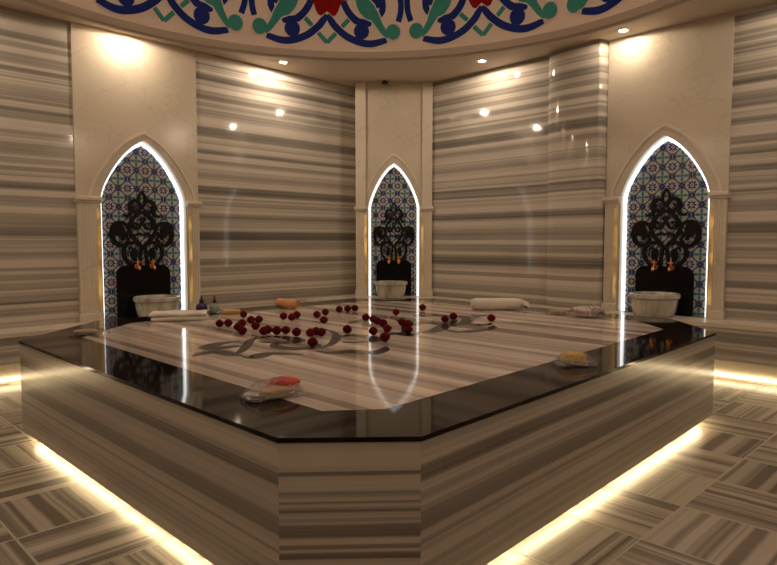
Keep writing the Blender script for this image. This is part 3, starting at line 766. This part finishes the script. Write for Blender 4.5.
# direction of the photo's horizontal is room (1,-1)
rolled('rolled_towel', 'small orange rolled towel by the left back edge of the platform', .205, .047, M['towel_o'], (3.26, 4.50), -PI / 4 - .55, 5)
rt = rolled('rolled_towel', 'long white rolled towel lying at the right back edge of the platform', .42, .056, M['towel_w'], (4.44, 3.14), -PI / 4 - .0, 6.0)
mb = MB(); vs = []                                             # loose folded end
for i in range(9):
    for j in range(9):
        u = i / 8; v = j / 8; vs.append((.205 + .07 * u, -.052 + .10 * v, .006 + (.095 - .03 * u) * math.sin(PI * min(1, .12 + .8 * v)) * (1 - .25 * u * u) + .008 * math.sin(7 * v + 4 * u)))
mb.add(vs, [(i * 9 + j, (i + 1) * 9 + j, (i + 1) * 9 + j + 1, i * 9 + j + 1) for i in range(8) for j in range(8)])
fl = mb.build('loose_end', M['towel_w'], rt, smooth=True); sd = fl.modifiers.new('thick', 'SOLIDIFY'); sd.thickness = .008; sd.offset = 0

# folded white towel: stacked soft layers with a round fold
ft = thing('folded_towel', 'white folded towel lying before the left basin', 'towel'); place(ft, 2.225, 4.45, -.56)
mb = MB()
def soft_slab(mb, L, W, z0, z1, x0=0, y0=0, lift=.0):
    nx, ny = 16, 10; rows = []
    prof = [(-1, .5), (-.97, .85), (-.85, 1), (.85, 1), (.97, .85), (1, .5), (.97, .15), (.85, 0), (-.85, 0), (-.97, .15)]
    vs = []; m = len(prof)
    for i in range(nx + 1):
        u = i / nx * 2 - 1; e = 1 - max(0, abs(u) - .9) ** 2 * 25
        for a, b in prof:
            zz = z0 + (z1 - z0) * (.5 + (b - .5) * e) + lift * (u + 1) ** 2 * .25 + .004 * math.sin(5 * u + 2 * a) * (z0 > .01)
            vs.append((x0 + u * L / 2, y0 + a * W / 2 * (1 + .02 * math.sin(7 * u)), zz))
    fs = [(i * m + k, (i + 1) * m + k, (i + 1) * m + (k + 1) % m, i * m + (k + 1) % m) for i in range(nx) for k in range(m)]
    fs += [tuple(range(m)), tuple(nx * m + k for k in reversed(range(m)))]
    mb.add(vs, fs)
soft_slab(mb, .39, .24, .0, .030, .01, 0); soft_slab(mb, .40, .235, .031, .058, 0, .004); mb.build('folded_cloth', M['towel_w'], ft, smooth=True)

def bottle(name, label, loc, body, r, h, capm, nozzle):
    root = thing(name, label, 'bottle'); place(root, *loc, 0)
    mb = MB(); mb.lathe([(r * .85, 0), (r, .006), (r, h * .55), (r * .93, h * .72), (r * .62, h * .9), (r * .36, h * .97), (r * .34, h)], 28); mb.build('body', body, root, smooth=True)
    mb = MB(); mb.lathe([(r * .42, h + .0005), (r * .44, h + .006), (r * .40, h + .022), (r * .22, h + .030), (r * .14, h + nozzle), (r * .07, h + nozzle + .004)], 20); mb.build('cap', capm, root, smooth=True)
    return root
bottle('soap_bottle', 'dark purple squeeze bottle with black pointed cap behind the white folded towel', (2.55, 4.705), M['purple'], .045, .088, M['cap'], .055)
bottle('soap_bottle', 'pale green clear bottle with black pointed cap right of the purple bottle', (2.642, 4.66), M['green_gel'], .039, .080, M['cap'], .055)
sp = thing('bath_sponge', 'flat tan sponge slab beside the pale green bottle', 'sponge'); place(sp, 2.69, 4.49, -PI / 4 + .1)
mb = MB(); soft_slab(mb, .14, .11, 0, .034, 0, 0); mb.build('pad', M['tan'], sp, smooth=True)
mb = MB(); mb.tube([(-.08, 0, .02), (-.1, .02, .012), (-.115, .0, .008), (-.1, -.02, .012), (-.08, 0, .02)], .004, 8); mb.build('hanging_loop', M['towel_w'], sp, smooth=True)

def packet(name, label, loc, rz, L, W, Hh, filmm, seed, pinch=.25):
    root = thing(name, label, 'packet'); place(root, *loc, rz)
    rnd = random.Random(seed); nx, ny = 22, 14
    mb = MB()
    jit = [[rnd.uniform(-1, 1) for _ in range(ny + 1)] for _ in range(nx + 1)]
    vs = []
    for s_ in (1, -1):
        for i in range(nx + 1):
            for j in range(ny + 1):
                u = i / nx * 2 - 1; v = j / ny * 2 - 1
                prof = max(0, 1 - abs(u) ** 2.6) ** .6 * max(0, 1 - abs(v) ** 2.4) ** .6
                wv = W / 2 * (1 - pinch * (1 - math.cos(PI * abs(u) ** 6)) * .5 + .04 * jit[i][0])
                z = (Hh * prof if s_ > 0 else .0015 * 1) + (Hh * .10 * jit[i][j] * (prof ** .3) if s_ > 0 else 0)
                edge = max(abs(u), abs(v)) > .95
                if edge: z = .004 + .25 * Hh * abs(jit[i][j]) * (abs(u) > .95)
                vs.append((u * L / 2, v * wv, max(.0012, z)))
    q = (nx + 1) * (ny + 1)
    fs = [(i * (ny + 1) + j, (i + 1) * (ny + 1) + j, (i + 1) * (ny + 1) + j + 1, i * (ny + 1) + j + 1) for i in range(nx) for j in range(ny)]
    mb.add(vs, fs + [tuple(q + k for k in reversed(f)) for f in fs])
    tag(mb.build('wrapper', filmm, root), label='crinkled clear wrapper')
    return root
def lump(name, mat, root, L, W, Hh, c, seed, amp=.15, label=None):
    rnd = random.Random(seed); mb = MB(); nu, nv = 20, 12; vs = []
    ph = [rnd.uniform(0, 6) for _ in range(6)]
    for j in range(nv + 1):
        t = PI * j / nv
        for i in range(nu):
            a = 2 * PI * i / nu
            f = 1 + amp * (math.sin(3 * a + ph[0] + 2 * t) * .5 + math.sin(5 * t + ph[1] + a) * .4 + math.sin(7 * a + ph[2]) * .3)
            sx_ = (abs(math.sin(t)) ** .6)
            vs.append((c[0] + L / 2 * f * sx_ * math.cos(a), c[1] + W / 2 * f * sx_ * math.sin(a), c[2] + Hh / 2 - Hh / 2 * math.cos(t) * (1 + .3 * (f - 1))))
    mb.add(vs, [(j * nu + i, j * nu + (i + 1) % nu, (j + 1) * nu + (i + 1) % nu, (j + 1) * nu + i) for j in range(nv) for i in range(nu)])
    o = mb.build(name, mat, root, smooth=True)
    if label: o['label'] = label
    return o
pk = packet('bath_packet', 'clear wrapped packet with red and tan cloth at the near left border', (1.352, 1.965), -PI / 4 + .62, .235, .125, .066, M['film'], 3)
lump('red_cloth', M['redcloth'], pk, .125, .10, .062, (.045, .006, .003), 5, .2)
lump('tan_cloth', M['tanpaper'], pk, .15, .055, .042, (-.005, -.030, .003), 6, .12)
lump('silver_foil', M['steel'], pk, .055, .08, .022, (-.082, .0, .003), 8, .3)
pk = packet('bath_packet', 'clear wrapped packet with yellow sponge on the right border', (2.725, 1.475), -PI / 4 + .15, .19, .13, .06, M['film'], 11)
lump('yellow_sponge', M['yellow'], pk, .125, .095, .055, (.0, .006, .003), 12, .15)
lump('tan_cloth', M['tanpaper'], pk, .07, .05, .02, (.02, -.03, .003), 13, .15)
pk = packet('bath_packet', 'flat wrapped packet with peach cloth at the far left corner border', (1.46, 4.11), -PI / 4 + .35, .235, .12, .04, M['film_frost'], 21)
lump('peach_cloth', M['peach'], pk, .15, .08, .032, (-.02, .0, .003), 22, .1)
pk = packet('bath_packet', 'flat tan wrapped packet left of the crumpled grey packet', (4.52, 2.60), -PI / 4 - .1, .20, .13, .045, M['film_frost'], 31)
lump('peach_cloth', M['peach'], pk, .15, .10, .04, (0, 0, .003), 32, .1)
pk = packet('bath_packet', 'crumpled grey patterned packet at the right back border', (4.50, 2.345), -PI / 4 - .05, .28, .16, .095, M['film_frost'], 41)
lump('grey_cloth', M['greycloth'], pk, .23, .13, .088, (0, 0, .003), 42, .25)

# ------------------------------------------------------------------ camera, world, view
cam = bpy.data.cameras.new('camera'); co = bpy.data.objects.new('camera', cam); COL.objects.link(co)
cam.sensor_fit = 'HORIZONTAL'; cam.sensor_width = 36; cam.lens = 632 / 777 * 36; cam.clip_start = .02
tilt = math.atan((282.5 - 242) / 632)
co.location = (0, 0, 1.18); co.rotation_euler = (PI / 2 - tilt, 0, -PI / 4)
S.camera = co
w = bpy.data.worlds.new('world'); S.world = w; w.use_nodes = True
w.node_tree.nodes['Background'].inputs[0].default_value = (.01, .008, .006, 1); w.node_tree.nodes['Background'].inputs[1].default_value = 1
S.view_settings.view_transform = 'Standard'; S.view_settings.look = 'None'; S.view_settings.gamma = 1; S.view_settings.use_curve_mapping = False
S.view_settings.exposure = 0.0
